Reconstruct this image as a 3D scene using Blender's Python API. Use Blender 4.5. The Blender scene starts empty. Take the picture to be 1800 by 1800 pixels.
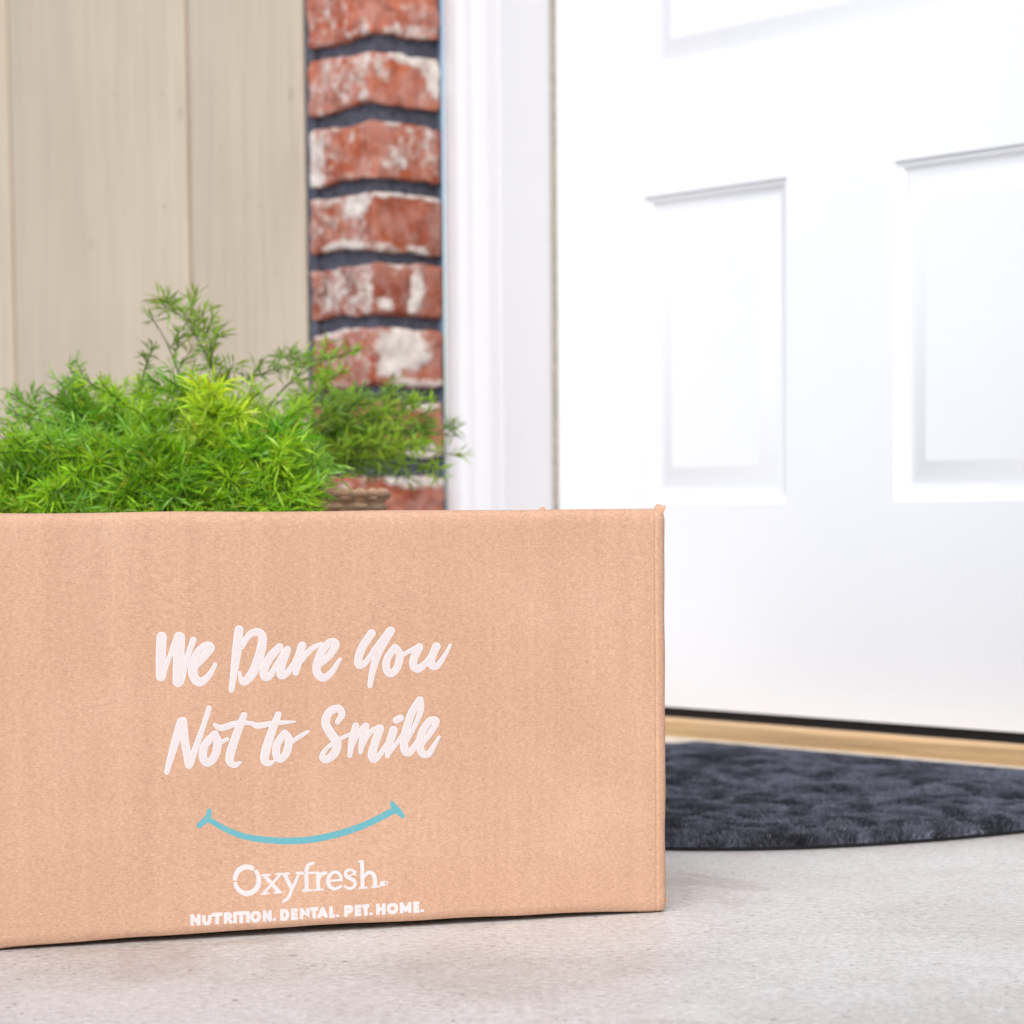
import bpy, bmesh, math, random
import numpy as np
from mathutils import Vector, Matrix, noise

random.seed(7)
rng = np.random.default_rng(7)
sc = bpy.context.scene
col = sc.collection
R = math.radians

# ------------------------------------------------------------------ camera
F = 4340.0                       # focal length in pixels of the 1800 px photograph
PITCH, ROLL, HOR, CAM_H = R(4.31), R(0.45), 907.0, 0.25
cd = bpy.data.cameras.new('camera')
cam = bpy.data.objects.new('camera', cd)
col.objects.link(cam)
sc.camera = cam
cd.sensor_width = 36.0
cd.lens = 36.0 * F / 1800.0
cd.shift_y = (HOR + F * math.tan(PITCH) - 900.0) / 1800.0
cd.clip_start, cd.clip_end = 0.05, 500.0
cam.location = (0, 0, CAM_H)
cam.rotation_euler = (Matrix.Rotation(math.pi / 2 - PITCH, 3, 'X') @ Matrix.Rotation(-ROLL, 3, 'Z')).to_euler()
cd.dof.use_dof = True
cd.dof.focus_distance = 1.50
cd.dof.aperture_fstop = 10.5
cd.dof.aperture_blades = 9

# ------------------------------------------------------------------ sky, sun, exposure
SUN_AZ, SUN_EL = R(191), R(46)           # azimuth clockwise from +Y
w = bpy.data.worlds.new('World'); sc.world = w; w.use_nodes = True
nt = w.node_tree
sky = nt.nodes.new('ShaderNodeTexSky')
sky.sky_type = 'NISHITA'; sky.sun_disc = False
sky.sun_elevation = SUN_EL; sky.sun_rotation = SUN_AZ
sky.air_density = 1.0; sky.dust_density = 2.0; sky.ozone_density = 1.0
nt.links.new(sky.outputs[0], nt.nodes['Background'].inputs[0])
nt.nodes['Background'].inputs[1].default_value = 0.12
ld = bpy.data.lights.new('sun', 'SUN'); ld.energy = 1.5; ld.angle = R(60); ld.color = (1.0, 0.98, 0.96)
sun = bpy.data.objects.new('sun', ld); col.objects.link(sun)
sdir = Vector((math.sin(SUN_AZ) * math.cos(SUN_EL), math.cos(SUN_AZ) * math.cos(SUN_EL), math.sin(SUN_EL)))
sun.rotation_euler = sdir.to_track_quat('Z', 'Y').to_euler()
sun.location = (0.8, -3, 4)
sc.view_settings.view_transform = 'Standard'
sc.view_settings.look = 'None'
sc.view_settings.gamma = 1.0
sc.view_settings.use_curve_mapping = False
sc.view_settings.exposure = 0.75
sc.cycles.use_denoising = True
sc.cycles.max_bounces = 6

# ------------------------------------------------------------------ survey helpers (measured from the photograph)
def ray(x, y):
    cy = HOR + F * math.tan(PITCH)
    a, b = (x - 900) / F, -(y - cy) / F
    c, s = math.cos(ROLL), math.sin(ROLL)
    X, Yv = c * a + s * b, -s * a + c * b
    return Vector((X, math.cos(PITCH) + Yv * math.sin(PITCH), -math.sin(PITCH) + Yv * math.cos(PITCH)))
def at(x, y, Y):
    r = ray(x, y)
    return Vector((0, 0, CAM_H)) + r * (Y / r.y)

TH = R(41.62)                            # house wall: local x runs along it, local y into it
WD, WN = Vector((math.sin(TH), -math.cos(TH), 0)), Vector((math.cos(TH), math.sin(TH), 0))
WROT = math.atan2(WD.y, WD.x)
def W(s, p, z=0): return WD * s + WN * p + Vector((0, 0, z))

# ------------------------------------------------------------------ object helpers
def tag(o, label=None, cat=None, group=None, kind=None):
    if label: o['label'] = label
    if cat: o['category'] = cat
    if group: o['group'] = group
    if kind: o['kind'] = kind
    return o
def empty(name, loc, rz, label, cat, group=None):
    o = bpy.data.objects.new(name, None); col.objects.link(o)
    o.location = loc; o.rotation_euler = (0, 0, rz); o.empty_display_size = 0.1
    return tag(o, label, cat, group)
def mesh_obj(name, verts, faces, mat, parent=None, smooth=True):
    me = bpy.data.meshes.new(name)
    me.from_pydata([tuple(v) for v in verts], [], faces)
    me.validate(); me.update()
    if smooth: me.shade_smooth()
    if mat: me.materials.append(mat)
    o = bpy.data.objects.new(name, me); col.objects.link(o)
    if parent: o.parent = parent
    return o
def tri_obj(name, V, T, mat, parent=None, colors=None):
    """big triangle soup from numpy arrays"""
    me = bpy.data.meshes.new(name)
    nv, ntri = len(V), len(T)
    me.vertices.add(nv); me.vertices.foreach_set('co', np.ascontiguousarray(V, dtype=np.float32).ravel())
    me.loops.add(ntri * 3); me.loops.foreach_set('vertex_index', np.ascontiguousarray(T, dtype=np.int32).ravel())
    me.polygons.add(ntri); me.polygons.foreach_set('loop_start', np.arange(0, ntri * 3, 3, dtype=np.int32))
    me.update(); me.validate()
    if colors is not None:
        a = me.color_attributes.new('tint', 'FLOAT_COLOR', 'POINT')
        c4 = np.ones((nv, 4), dtype=np.float32); c4[:, :3] = colors
        a.data.foreach_set('color', c4.ravel())
    me.materials.append(mat)
    o = bpy.data.objects.new(name, me); col.objects.link(o)
    if parent: o.parent = parent
    return o
def rbox(lo, hi, r, step, extra=()):
    """gridded box with rounded edges -> verts, quads"""
    lo, hi = Vector(lo), Vector(hi)
    def axis(i):
        L = hi[i] - lo[i]; rr = min(r, L * .49)
        mid = max(1, int(round((L - 2 * rr) / step[i])))
        k = 3
        return ([lo[i] + rr * (1 - math.cos(j / k * math.pi / 2)) * 1.0 for j in range(k)] +
                [lo[i] + rr + (L - 2 * rr) * j / mid for j in range(mid + 1)] +
                [hi[i] - rr * (1 - math.cos((k - 1 - j) / k * math.pi / 2)) for j in range(k)])
    A = [axis(i) for i in range(3)]
    A[0] = sorted(A[0] + [e for e in extra])
    n = [len(a) for a in A]
    idx, V, Q = {}, [], []
    def vid(i, j, k):
        key = (i, j, k)
        if key not in idx:
            p = Vector((A[0][i], A[1][j], A[2][k]))
            inner = Vector([min(max(p[q], lo[q] + min(r, (hi[q]-lo[q])*.49)), hi[q] - min(r, (hi[q]-lo[q])*.49)) for q in range(3)])
            dlt = p - inner
            if dlt.length > 1e-9:
                # map cube-corner parameter to sphere
                p = inner + dlt.normalized() * r
            idx[key] = len(V); V.append(p)
        return idx[key]
    for i in range(n[0] - 1):
        for j in range(n[1] - 1):
            Q.append((vid(i, j, 0), vid(i, j+1, 0), vid(i+1, j+1, 0), vid(i+1, j, 0)))
            e = n[2] - 1
            Q.append((vid(i, j, e), vid(i+1, j, e), vid(i+1, j+1, e), vid(i, j+1, e)))
    for i in range(n[0] - 1):
        for k in range(n[2] - 1):
            Q.append((vid(i, 0, k), vid(i+1, 0, k), vid(i+1, 0, k+1), vid(i, 0, k+1)))
            e = n[1] - 1
            Q.append((vid(i, e, k), vid(i, e, k+1), vid(i+1, e, k+1), vid(i+1, e, k)))
    for j in range(n[1] - 1):
        for k in range(n[2] - 1):
            Q.append((vid(0, j, k), vid(0, j, k+1), vid(0, j+1, k+1), vid(0, j+1, k)))
            e = n[0] - 1
            Q.append((vid(e, j, k), vid(e, j+1, k), vid(e, j+1, k+1), vid(e, j, k+1)))
    return V, Q
def box_obj(name, lo, hi, mat, parent, r=0.0015, step=(9, 9, 9)):
    V, Q = rbox(lo, hi, r, step)
    return mesh_obj(name, V, Q, mat, parent)
def extrude_profile(name, prof, z0, z1, mat, parent, nz=1, axis='z', smooth=True):
    """open profile of (x, y) swept straight; axis 'z' upwards, 'x' along the wall (prof then is (y, z))"""
    V, Q = [], []
    m = len(prof)
    for k in range(nz + 1):
        t = z0 + (z1 - z0) * k / nz
        for a, b in prof:
            V.append((a, b, t) if axis == 'z' else (t, a, b))
    for k in range(nz):
        for i in range(m - 1):
            q = (k*m+i, k*m+i+1, (k+1)*m+i+1, (k+1)*m+i)
            Q.append(q if axis == 'z' else q[::-1])
    o = mesh_obj(name, V, Q, mat, parent, smooth=False)
    if smooth:
        o.data.shade_smooth()
        o.data.set_sharp_from_angle(angle=R(35))
    return o

# ------------------------------------------------------------------ materials
class NT:
    def __init__(s, name):
        s.m = bpy.data.materials.new(name); s.m.use_nodes = True
        s.t = s.m.node_tree; s.b = s.t.nodes['Principled BSDF']; s.out = s.t.nodes['Material Output']
        s.co = s.n('ShaderNodeTexCoord')
    def n(s, kind, **kw):
        x = s.t.nodes.new(kind)
        for k, v in kw.items(): setattr(x, k, v)
        return x
    def l(s, a, b): s.t.links.new(a, b)
    def map(s, scale=(1, 1, 1), rot=(0, 0, 0), src='Object', loc=None):
        m = s.n('ShaderNodeMapping'); s.l(s.co.outputs[src], m.inputs[0])
        m.inputs['Scale'].default_value = scale; m.inputs['Rotation'].default_value = rot
        if loc: m.inputs['Location'].default_value = loc
        return m.outputs[0]
    def noise(s, vec, scale, detail=4, rough=.55, dist=0):
        x = s.n('ShaderNodeTexNoise'); s.l(vec, x.inputs['Vector'])
        x.inputs['Scale'].default_value = scale; x.inputs['Detail'].default_value = detail
        x.inputs['Roughness'].default_value = rough; x.inputs['Distortion'].default_value = dist
        return x.outputs[0]
    def voro(s, vec, scale, feature='F1', out='Distance', rnd=1):
        x = s.n('ShaderNodeTexVoronoi', feature=feature); s.l(vec, x.inputs['Vector'])
        x.inputs['Scale'].default_value = scale; x.inputs['Randomness'].default_value = rnd
        return x.outputs[out]
    def ramp(s, fac, stops):
        x = s.n('ShaderNodeValToRGB'); s.l(fac, x.inputs[0])
        e = x.color_ramp.elements
        while len(e) < len(stops): e.new(.5)
        for i, (p, c) in enumerate(stops):
            e[i].position = p
            e[i].color = (c, c, c, 1) if not isinstance(c, tuple) else (*c, 1)
        return x.outputs[0]
    def mix(s, fac, a, b, blend='MIX'):
        x = s.n('ShaderNodeMix', data_type='RGBA', blend_type=blend)
        for i, v in ((0, fac), (6, a), (7, b)):
            inp = x.inputs[i]
            if hasattr(v, 'links'): s.l(v, inp)
            elif isinstance(v, tuple): inp.default_value = (*v, 1)
            else: inp.default_value = v if i == 0 else (v, v, v, 1)
        return x.outputs[2]
    def math(s, op, a, b=0.0, clamp=False):
        x = s.n('ShaderNodeMath', operation=op); x.use_clamp = clamp
        for inp, v in ((x.inputs[0], a), (x.inputs[1], b)):
            if hasattr(v, 'links'): s.l(v, inp)
            else: inp.default_value = v
        return x.outputs[0]
    def bump(s, height, strength, dist, prev=None):
        x = s.n('ShaderNodeBump'); s.l(height, x.inputs['Height'])
        x.inputs['Strength'].default_value = strength; x.inputs['Distance'].default_value = dist
        if prev is not None: s.l(prev, x.inputs['Normal'])
        return x.outputs[0]
    def set(s, color=None, rough=None, normal=None, spec=None):
        for key, v in (('Base Color', color), ('Roughness', rough), ('Normal', normal), ('Specular IOR Level', spec)):
            if v is None: continue
            inp = s.b.inputs[key]
            if hasattr(v, 'links'): s.l(v, inp)
            elif isinstance(v, tuple): inp.default_value = (*v, 1)
            else: inp.default_value = v
        return s.m

def mat_concrete():
    k = NT('concrete')
    o = k.map()
    blotch = k.noise(o, 3.2, 5, .6)
    c = k.ramp(blotch, [(.3, (.40, .365, .335)), (.5, (.52, .497, .470)), (.72, (.585, .570, .550))])
    # broom and trowel streaks, two directions
    st = k.noise(k.map((70, 480, 1), (0, 0, R(-16))), 1.0, 4, .65, .5)
    st2 = k.noise(k.map((110, 520, 1), (0, 0, R(9))), 1.0, 4, .65, .4)
    c = k.mix(.4, c, k.ramp(st, [(.32, .33), (.5, .5), (.7, .70)]), 'OVERLAY')
    c = k.mix(.22, c, k.ramp(st2, [(.3, .36), (.5, .5), (.72, .68)]), 'OVERLAY')
    fine = k.noise(o, 900, 5, .85)
    c = k.mix(.9, c, k.ramp(fine, [(.32, .28), (.5, .5), (.68, .72)]), 'OVERLAY')
    midn = k.noise(o, 210, 5, .75)
    c = k.mix(1.0, c, k.ramp(midn, [(.3, .33), (.5, .5), (.7, .67)]), 'OVERLAY')
    # brown stains
    stain = k.ramp(k.noise(o, 7, 6, .7, .8), [(.54, 0.0), (.72, 1.0)])
    c = k.mix(k.math('MULTIPLY', stain, .45), c, (.28, .2, .15))
    # thin pale broom lines
    bl = k.ramp(k.noise(k.map((24, 900, 1), (0, 0, R(-22))), 1.0, 3, .6, .2), [(.60, 0.0), (.70, 1.0)])
    c = k.mix(k.math('MULTIPLY', bl, .35), c, (.80, .77, .74))
    # pale scuffs, in patches
    scm = k.ramp(k.noise(o, 14, 3, .6), [(.45, 0.0), (.65, 1.0)])
    scf = k.ramp(k.noise(k.map((90, 420, 1), (0, 0, R(6))), 1.0, 5, .75, .6), [(.57, 0.0), (.66, 1.0)])
    c = k.mix(k.math('MULTIPLY', k.math('MULTIPLY', scm, scf), .8), c, (.82, .81, .83))
    # pits: small dark dots of several sizes, clustered
    pm = k.ramp(k.noise(o, 18, 3, .6), [(.42, 0.0), (.62, 1.0)])
    wv = k.n('ShaderNodeVectorMath', operation='ADD'); k.l(o, wv.inputs[0])
    wn = k.n('ShaderNodeTexNoise'); k.l(o, wn.inputs['Vector']); wn.inputs['Scale'].default_value = 120
    sm = k.n('ShaderNodeVectorMath', operation='SCALE'); k.l(wn.outputs[1], sm.inputs[0]); sm.inputs[3].default_value = .008
    k.l(sm.outputs[0], wv.inputs[1])
    p1 = k.ramp(k.voro(wv.outputs[0], 150), [(.08, 1.0), (.20, 0.0)])
    p2 = k.math('MULTIPLY', k.ramp(k.voro(wv.outputs[0], 60), [(.07, 1.0), (.13, 0.0)]), k.ramp(k.noise(o, 27, 2, .5), [(.48, 0.0), (.58, 1.0)]))
    p3 = k.ramp(k.voro(o, 11), [(.014, 1.0), (.022, 0.0)])
    pit = k.math('MAXIMUM', k.math('MULTIPLY', k.math('MULTIPLY', p1, pm), .95), k.math('MAXIMUM', k.math('MULTIPLY', p2, .8), p3))
    c = k.mix(k.math('MULTIPLY', pit, .8), c, (.085, .075, .08))
    h = k.math('ADD', k.math('MULTIPLY', st, .6), k.math('MULTIPLY', fine, .4))
    b1 = k.bump(h, .5, .0008)
    b2 = k.bump(k.math('SUBTRACT', 1.0, pit), .6, .0012, b1)
    rough = k.ramp(k.noise(o, 5, 4, .6), [(.3, .36), (.7, .52)])
    return k.set(c, rough, b2, .5)

def mat_kraft(name='kraft_cardboard', dark=1.0):
    k = NT(name)
    o = k.map()
    base = (.528 * dark, .318 * dark, .210 * dark)
    pale = (.565 * dark, .352 * dark, .240 * dark)
    deep = (.51 * dark, .306 * dark, .200 * dark)
    m = k.noise(o, 9, 5, .6)
    c = k.ramp(m, [(.3, deep), (.5, base), (.72, pale)])
    # corrugation shows as faint upright bands
    fl = k.noise(k.map((120, 120, 2.2)), 1.0, 3, .55)
    c = k.mix(.15, c, k.ramp(fl, [(.3, .38), (.5, .5), (.7, .62)]), 'OVERLAY')
    fib = k.noise(k.map((520, 520, 1500)), 1.0, 4, .75, .7)
    c = k.mix(.62, c, k.ramp(fib, [(.28, .28), (.5, .5), (.72, .72)]), 'OVERLAY')
    mott = k.noise(o, 330, 3, .7)
    c = k.mix(.3, c, k.ramp(mott, [(.3, .36), (.5, .5), (.7, .64)]), 'OVERLAY')
    # single pale fibres and dark specks
    pf = k.ramp(k.voro(k.map((90, 90, 420), (0, R(8), 0)), 1.0), [(.05, 1.0), (.10, 0.0)])
    c = k.mix(k.math('MULTIPLY', pf, .45), c, (.66, .50, .40))
    ds = k.ramp(k.voro(o, 48), [(.022, 1.0), (.035, 0.0)])
    c = k.mix(k.math('MULTIPLY', ds, .6), c, (.16, .08, .05))
    b = k.bump(fl, .12, .0008)
    b = k.bump(fib, .30, .00025, b)
    return k.set(c, .82, b, .25)

def mat_ink(name, color, under=(.60, .36, .24), wear=.35):
    k = NT(name)
    o = k.map()
    sp = k.ramp(k.noise(o, 420, 4, .75), [(.50, 0.0), (.74, 1.0)])
    c = k.mix(k.math('MULTIPLY', sp, wear), color, under)
    return k.set(c, .6, None, .3)

def mat_paint(name, color, rough=.35, grain=0.0):
    k = NT(name)
    o = k.map()
    c = k.mix(k.ramp(k.noise(o, 2.5, 4, .6), [(.35, 0.0), (.75, 1.0)]), color, tuple(x * .965 for x in color))
    # scuffs and dust marks
    sc_ = k.ramp(k.voro(o, 9), [(.012, 1.0), (.03, 0.0)])
    c = k.mix(k.math('MULTIPLY', sc_, .18), c, tuple(x * .72 for x in color))
    b = k.bump(k.noise(k.map((60, 60, 6)), 1.0, 4, .6), .12, .0012)
    b = k.bump(k.noise(o, 260, 3, .6), .06, .0006, b)
    return k.set(c, rough, b, .28)

def mat_siding():
    k = NT('siding_paint')
    o = k.map()
    c = k.ramp(k.noise(o, 2.2, 4, .6), [(.3, (.452, .378, .284)), (.7, (.512, .437, .337))])
    g = k.noise(k.map((62, 62, 2.4)), 1.0, 6, .65, .8)
    c = k.mix(.30, c, k.ramp(g, [(.3, .36), (.5, .5), (.7, .62)]), 'OVERLAY')
    g2 = k.noise(k.map((300, 300, 5)), 1.0, 4, .65, .3)
    c = k.mix(.18, c, k.ramp(g2, [(.3, .36), (.5, .5), (.7, .64)]), 'OVERLAY')
    kn = k.ramp(k.voro(k.map((11, 11, 7)), 1.0), [(.03, 1.0), (.085, 0.0)])
    c = k.mix(k.math('MULTIPLY', kn, .35), c, (.24, .19, .14))
    b = k.bump(g, .5, .0022)
    b = k.bump(g2, .35, .0010, b)
    return k.set(c, .6, b, .3)

def mat_brick():
    k = NT('used_brick')
    o = k.map()
    oi = k.n('ShaderNodeObjectInfo')
    va = k.n('ShaderNodeVectorMath', operation='ADD'); k.l(o, va.inputs[0])
    cx = k.n('ShaderNodeCombineXYZ'); k.l(k.math('MULTIPLY', oi.outputs['Random'], 37.0), cx.inputs[0]); k.l(k.math('MULTIPLY', oi.outputs['Random'], 91.0), cx.inputs[1])
    k.l(cx.outputs[0], va.inputs[1]); v = va.outputs[0]
    at_ = k.n('ShaderNodeAttribute', attribute_name='lime_and_light', attribute_type='GEOMETRY')
    red = k.ramp(k.noise(v, 32, 6, .65, .5), [(.28, (.15, .034, .020)), (.5, (.31, .072, .032)), (.72, (.43, .125, .055))])
    hs = k.n('ShaderNodeHueSaturation'); k.l(red, hs.inputs['Color'])
    k.l(k.math('ADD', k.math('MULTIPLY', oi.outputs['Random'], .5), .78), hs.inputs['Value'])
    ln = k.noise(v, 75, 6, .72, .4)
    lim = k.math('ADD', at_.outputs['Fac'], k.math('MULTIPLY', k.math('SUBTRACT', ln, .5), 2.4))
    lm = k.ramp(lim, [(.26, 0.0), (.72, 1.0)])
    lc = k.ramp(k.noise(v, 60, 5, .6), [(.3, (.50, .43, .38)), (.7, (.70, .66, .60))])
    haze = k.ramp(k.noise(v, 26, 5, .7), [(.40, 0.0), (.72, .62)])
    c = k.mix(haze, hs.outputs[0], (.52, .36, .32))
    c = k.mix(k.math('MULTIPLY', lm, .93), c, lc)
    dk = k.ramp(k.noise(v, 120, 4, .7), [(.66, 0.0), (.78, .7)])
    c = k.mix(dk, c, (.10, .035, .03))
    b = k.bump(k.noise(v, 140, 6, .7), .6, .0022)
    b = k.bump(lm, .4, .0012, b)
    return k.set(c, .88, b, .2)

def mat_simple(name, color, rough=.7, var=.25, scale=60, bump=.3, dist=.002, spec=.3, stretch=(1, 1, 1)):
    k = NT(name)
    nz = k.noise(k.map(stretch), scale, 5, .65)
    c = k.ramp(nz, [(.3, tuple(x * (1 - var) for x in color)), (.7, tuple(min(1, x * (1 + var)) for x in color))])
    return k.set(c, rough, k.bump(nz, bump, dist), spec)

def mat_caulk():
    k = NT('pale_blue_caulk')
    c = k.ramp(k.noise(k.map((20, 20, 1)), 16, 4, .6), [(.40, (.05, .055, .075)), (.55, (.13, .17, .24)), (.68, (.28, .38, .50))])
    return k.set(c, .6, k.bump(k.noise(k.map(), 90, 4, .6), .5, .003), .3)

def mat_leaf(name='fern_leaf'):
    k = NT(name)
    a = k.n('ShaderNodeAttribute', attribute_name='tint', attribute_type='GEOMETRY')
    k.set(a.outputs['Color'], .42, None, .45)
    tr = k.n('ShaderNodeBsdfTranslucent')
    g = k.mix(1.0, a.outputs['Color'], (1.0, 1.0, .55), 'MULTIPLY')
    k.l(g, tr.inputs['Color'])
    mx = k.n('ShaderNodeMixShader'); mx.inputs[0].default_value = .48
    k.l(k.b.outputs[0], mx.inputs[1]); k.l(tr.outputs[0], mx.inputs[2]); k.l(mx.outputs[0], k.out.inputs[0])
    return k.m

def mat_pile():
    k = NT('mat_pile')
    a = k.n('ShaderNodeAttribute', attribute_name='tint', attribute_type='GEOMETRY')
    return k.set(a.outputs['Color'], .85, None, .2)

M = dict(
    concrete=mat_concrete(), kraft=mat_kraft(), kraft_edge=mat_kraft('kraft_torn_edge', 1.05),
    ink_rim=mat_ink('ink_white_rim', (.70, .665, .665), wear=.15), ink=mat_ink('ink_white', (.635, .565, .55), (.56, .44, .38), wear=.5),
    logo=mat_ink('ink_white_logo', (.66, .61, .605), wear=.35), teal=mat_ink('ink_teal', (.11, .36, .40), (.34, .40, .34), wear=.5),
    door=mat_paint('door_white_paint', (.79, .80, .81), .55), trim=mat_paint('trim_white_paint', (.655, .65, .665), .5),
    siding=mat_siding(), brick=mat_brick(),
    mortar=mat_simple('charcoal_mortar', (.085, .088, .112), .95, .4, 90, .8, .004, .1),
    caulk=mat_caulk(),
    weather=mat_simple('tan_weatherstrip', (.36, .325, .27), .8, .2, 80),
    sweep=mat_simple('black_rubber', (.010, .010, .012), .55, .2, 80),
    oak=mat_simple('oak_sill', (.52, .33, .16), .45, .35, 1.0, .25, .001, .4, (4, 160, 160)),
    sill_edge=mat_simple('pale_sill_edge', (.66, .57, .45), .5, .15, 40),  # paler strip along the front foot of the sill
    backing=mat_simple('mat_backing', (.014, .014, .018), .8, .3, 120),
    nail=mat_simple('painted_nail', (.30, .25, .19), .6, .2, 80),
    pile=mat_pile(), leaf=mat_leaf(),
    basket=mat_simple('woven_basket', (.42, .27, .17), .8, .40, 55, .6, .004, .2, (1, 1, 4)),
    soil=mat_simple('potting_soil', (.035, .022, .015), .95, .4, 120, .9, .006, .1),
    yard=mat_simple('pale_paving', (.34, .33, .31), .9, .2, 3, .3, .01, .2),
)

# ------------------------------------------------------------------ ground
g = mesh_obj('ground', [(-60, -60, -.15), (60, -60, -.15), (60, 60, -.15), (-60, 60, -.15)], [(0, 1, 2, 3)], M['yard'], smooth=False)
tag(g, 'pale paved ground around the porch', kind='structure')
V, Q = rbox((-7.0, -5.0, -.146), (7.0, 7.5, 0.0), .012, (20, 20, 20))
pf = mesh_obj('porch_floor', V, Q, M['concrete'])
tag(pf, 'grey concrete porch floor with scuffs and pits', kind='structure')

# ------------------------------------------------------------------ house wall: measured positions in wall coordinates
SC, PC = -2.151, 1.715                     # outer corner of the brick pillar
TOP = 2.6

# siding: upright boards with grooves between
def siding(name, label, x_edges, y_face, z0, z1, parent_loc):
    root = empty(name, parent_loc, WROT, label, 'wall')
    lo, hi = min(e[0] for e in x_edges), max(e[1] for e in x_edges)
    for a, b, za in x_edges:
        box_obj('board', (a + .0045, y_face, za), (b - .0045, y_face + .016, z1), M['siding'], root, r=.003)
    box_obj('backing', (lo, y_face + .008, z0), (hi, y_face + .03, z1), M['siding'], root, r=.001)
    return root
edges = [(-.128 - .232 - .416 * (i + 1), -.128 - .232 - .416 * i, .012) for i in range(12)]
edges = [(-.360, -.1255, .012)] + edges
sw = siding('siding_wall', 'beige grooved wood siding wall behind the green fern', edges, 0.0, 0.0, TOP, W(SC, PC))

def on_wall(x, y, p):
    d = ray(x, y); t = p / d.dot(WN)
    v = Vector((0, 0, CAM_H)) + d * t
    return v.dot(WD) - SC, v.z
for px_, py_, rr in ((200, 165, .0030), (285, 163, .0036), (288, 362, .0040), (437, 345, .0024), (457, 360, .0026), (485, 482, .0026), (503, 442, .0020), (492, 322, .0020), (245, 30, .0026)):
    lx, lz = on_wall(px_, py_, PC)
    V = [(lx, -.0006, lz)] + [(lx + rr * math.cos(a_), .0003, lz + rr * math.sin(a_)) for a_ in [2 * math.pi * j / 10 for j in range(10)]]
    mesh_obj('nail_head', V, [(0, 1 + (j + 1) % 10, 1 + j) for j in range(10)], M['nail'], sw)

# brick pillar at the corner of the door recess
bp = empty('brick_pillar', W(SC, PC), WROT, 'narrow pillar of worn red bricks with whitewash and dark mortar joints', 'pillar')
box_obj('mortar', (-.111, .009, 0), (-.009, .0990, TOP), M['mortar'], bp, r=.002)
box_obj('mortar', (-.1292, .0035, 0), (-.1120, .030, TOP), M['mortar'], bp, r=.002)
joints = [.769, .694, .6157, .538, .466, .386, .306]
zs = joints[::-1]
while zs[0] > .05: zs = [zs[0] - .0772] + zs
while zs[-1] < TOP - .08: zs = zs + [zs[-1] + .0772]
# lime marks: (face, along 0..1, up 0..1, radius along, radius up, strength); keyed by the joint below the brick
marks = {
    .769: [('R', .55, .12, .5, .16, .62), ('L', .85, .08, .25, .12, .6), ('R', .6, .55, .3, .3, .32)],
    .694: [('L', .5, .55, .6, .6, .42), ('L', .9, .8, .2, .3, .6), ('L', .85, .12, .18, .16, .6), ('R', .6, .92, .55, .14, .9), ('R', .93, .6, .17, .42, .95), ('R', .12, .65, .14, .28, .5)],
    .6157: [('L', .10, .5, .16, .8, .8), ('L', .8, .6, .12, .3, .3), ('R', .7, .6, .4, .5, .40), ('R', .3, .32, .24, .26, .55), ('R', .28, .97, .1, .08, .8)],
    .538: [('L', .74, .84, .26, .24, 1.0), ('L', .25, .94, .3, .08, .7), ('L', .55, .06, .35, .12, .9), ('R', .45, .97, .6, .07, .85), ('R', .1, .05, .2, .12, .7), ('R', .65, .05, .25, .1, .7)],
    .466: [('L', .55, .5, .55, .6, .5), ('L', .85, .5, .14, .8, .55), ('R', .60, .55, .11, .42, .9), ('R', .57, .3, .09, .3, .9), ('R', .14, .22, .13, .16, .8), ('R', .35, .95, .3, .08, .5)],
    .386: [('L', .35, .96, .5, .08, .7), ('L', .4, .06, .5, .08, .5), ('R', .40, .66, .42, .38, 1.2), ('R', .2, .35, .2, .24, .9), ('R', .6, .06, .55, .09, .7)],
    .306: [('R', .7, .95, .3, .1, .9), ('R', .65, .05, .4, .2, .95), ('L', .5, .9, .3, .1, .5)],
    .2288: [('R', .6, .95, .6, .16, 1.1), ('L', .5, .5, .6, .6, .25)],
}
def make_brick(z0, z1, seed, mk, hero):
    st = .0042 if hero else .02
    w_, d_ = .119, .0975
    hz = (z1 - z0)
    V, Q = rbox((-w_, 0, 0), (0, d_, hz), 0.0034 if hero else .003, (st, st, st))
    out, lime_and_light = [], []
    off = Vector((seed * 3.1, seed * 1.7, seed * 5.3))
    rs = random.Random(seed)
    tw = [rs.uniform(-.0022, .0022) for _ in range(8)]
    for p in V:
        e = Vector((min(1, -p.x / w_), p.y / d_, p.z / hz))
        nv = noise.noise_vector(p * 26 + off) * .0022 + noise.noise_vector(p * 75 + off) * .0024 + noise.noise_vector(p * 210 + off) * .0012
        q = p + nv
        q.z += (tw[0] * (1 - e.x) + tw[1] * e.x + tw[2] * e.y) * (1 if e.z > .5 else .8)
        q.z += .0016 * math.sin(e.x * 5 + seed) * (1 if e.z > .5 else -1)
        q.x = min(q.x, .0045 if q.y < .088 else .0020); q.y = min(max(q.y, -.0045), .0985); q.x = max(q.x, -.1225)
        out.append(q)
        v = 0.0
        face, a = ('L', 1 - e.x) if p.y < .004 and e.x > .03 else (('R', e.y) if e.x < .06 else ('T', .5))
        for (f, a0, b0, ra, rb, s) in mk:
            if f != face: continue
            dd = ((a - a0) / ra) ** 2 + ((e.z - b0) / rb) ** 2
            v = max(v, s * math.exp(-dd * dd * .9))
        if face == 'L': v = max(v, .26)  # even pale coat on left faces: lime, plus corner lighting put into colour
        lime_and_light.append(v * .95)
    o = mesh_obj('brick', out, Q, M['brick'], bp)
    o.location = (0, 0, z0)
    a = o.data.attributes.new('lime_and_light', 'FLOAT', 'POINT')
    a.data.foreach_set('value', lime_and_light)
    return o
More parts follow.
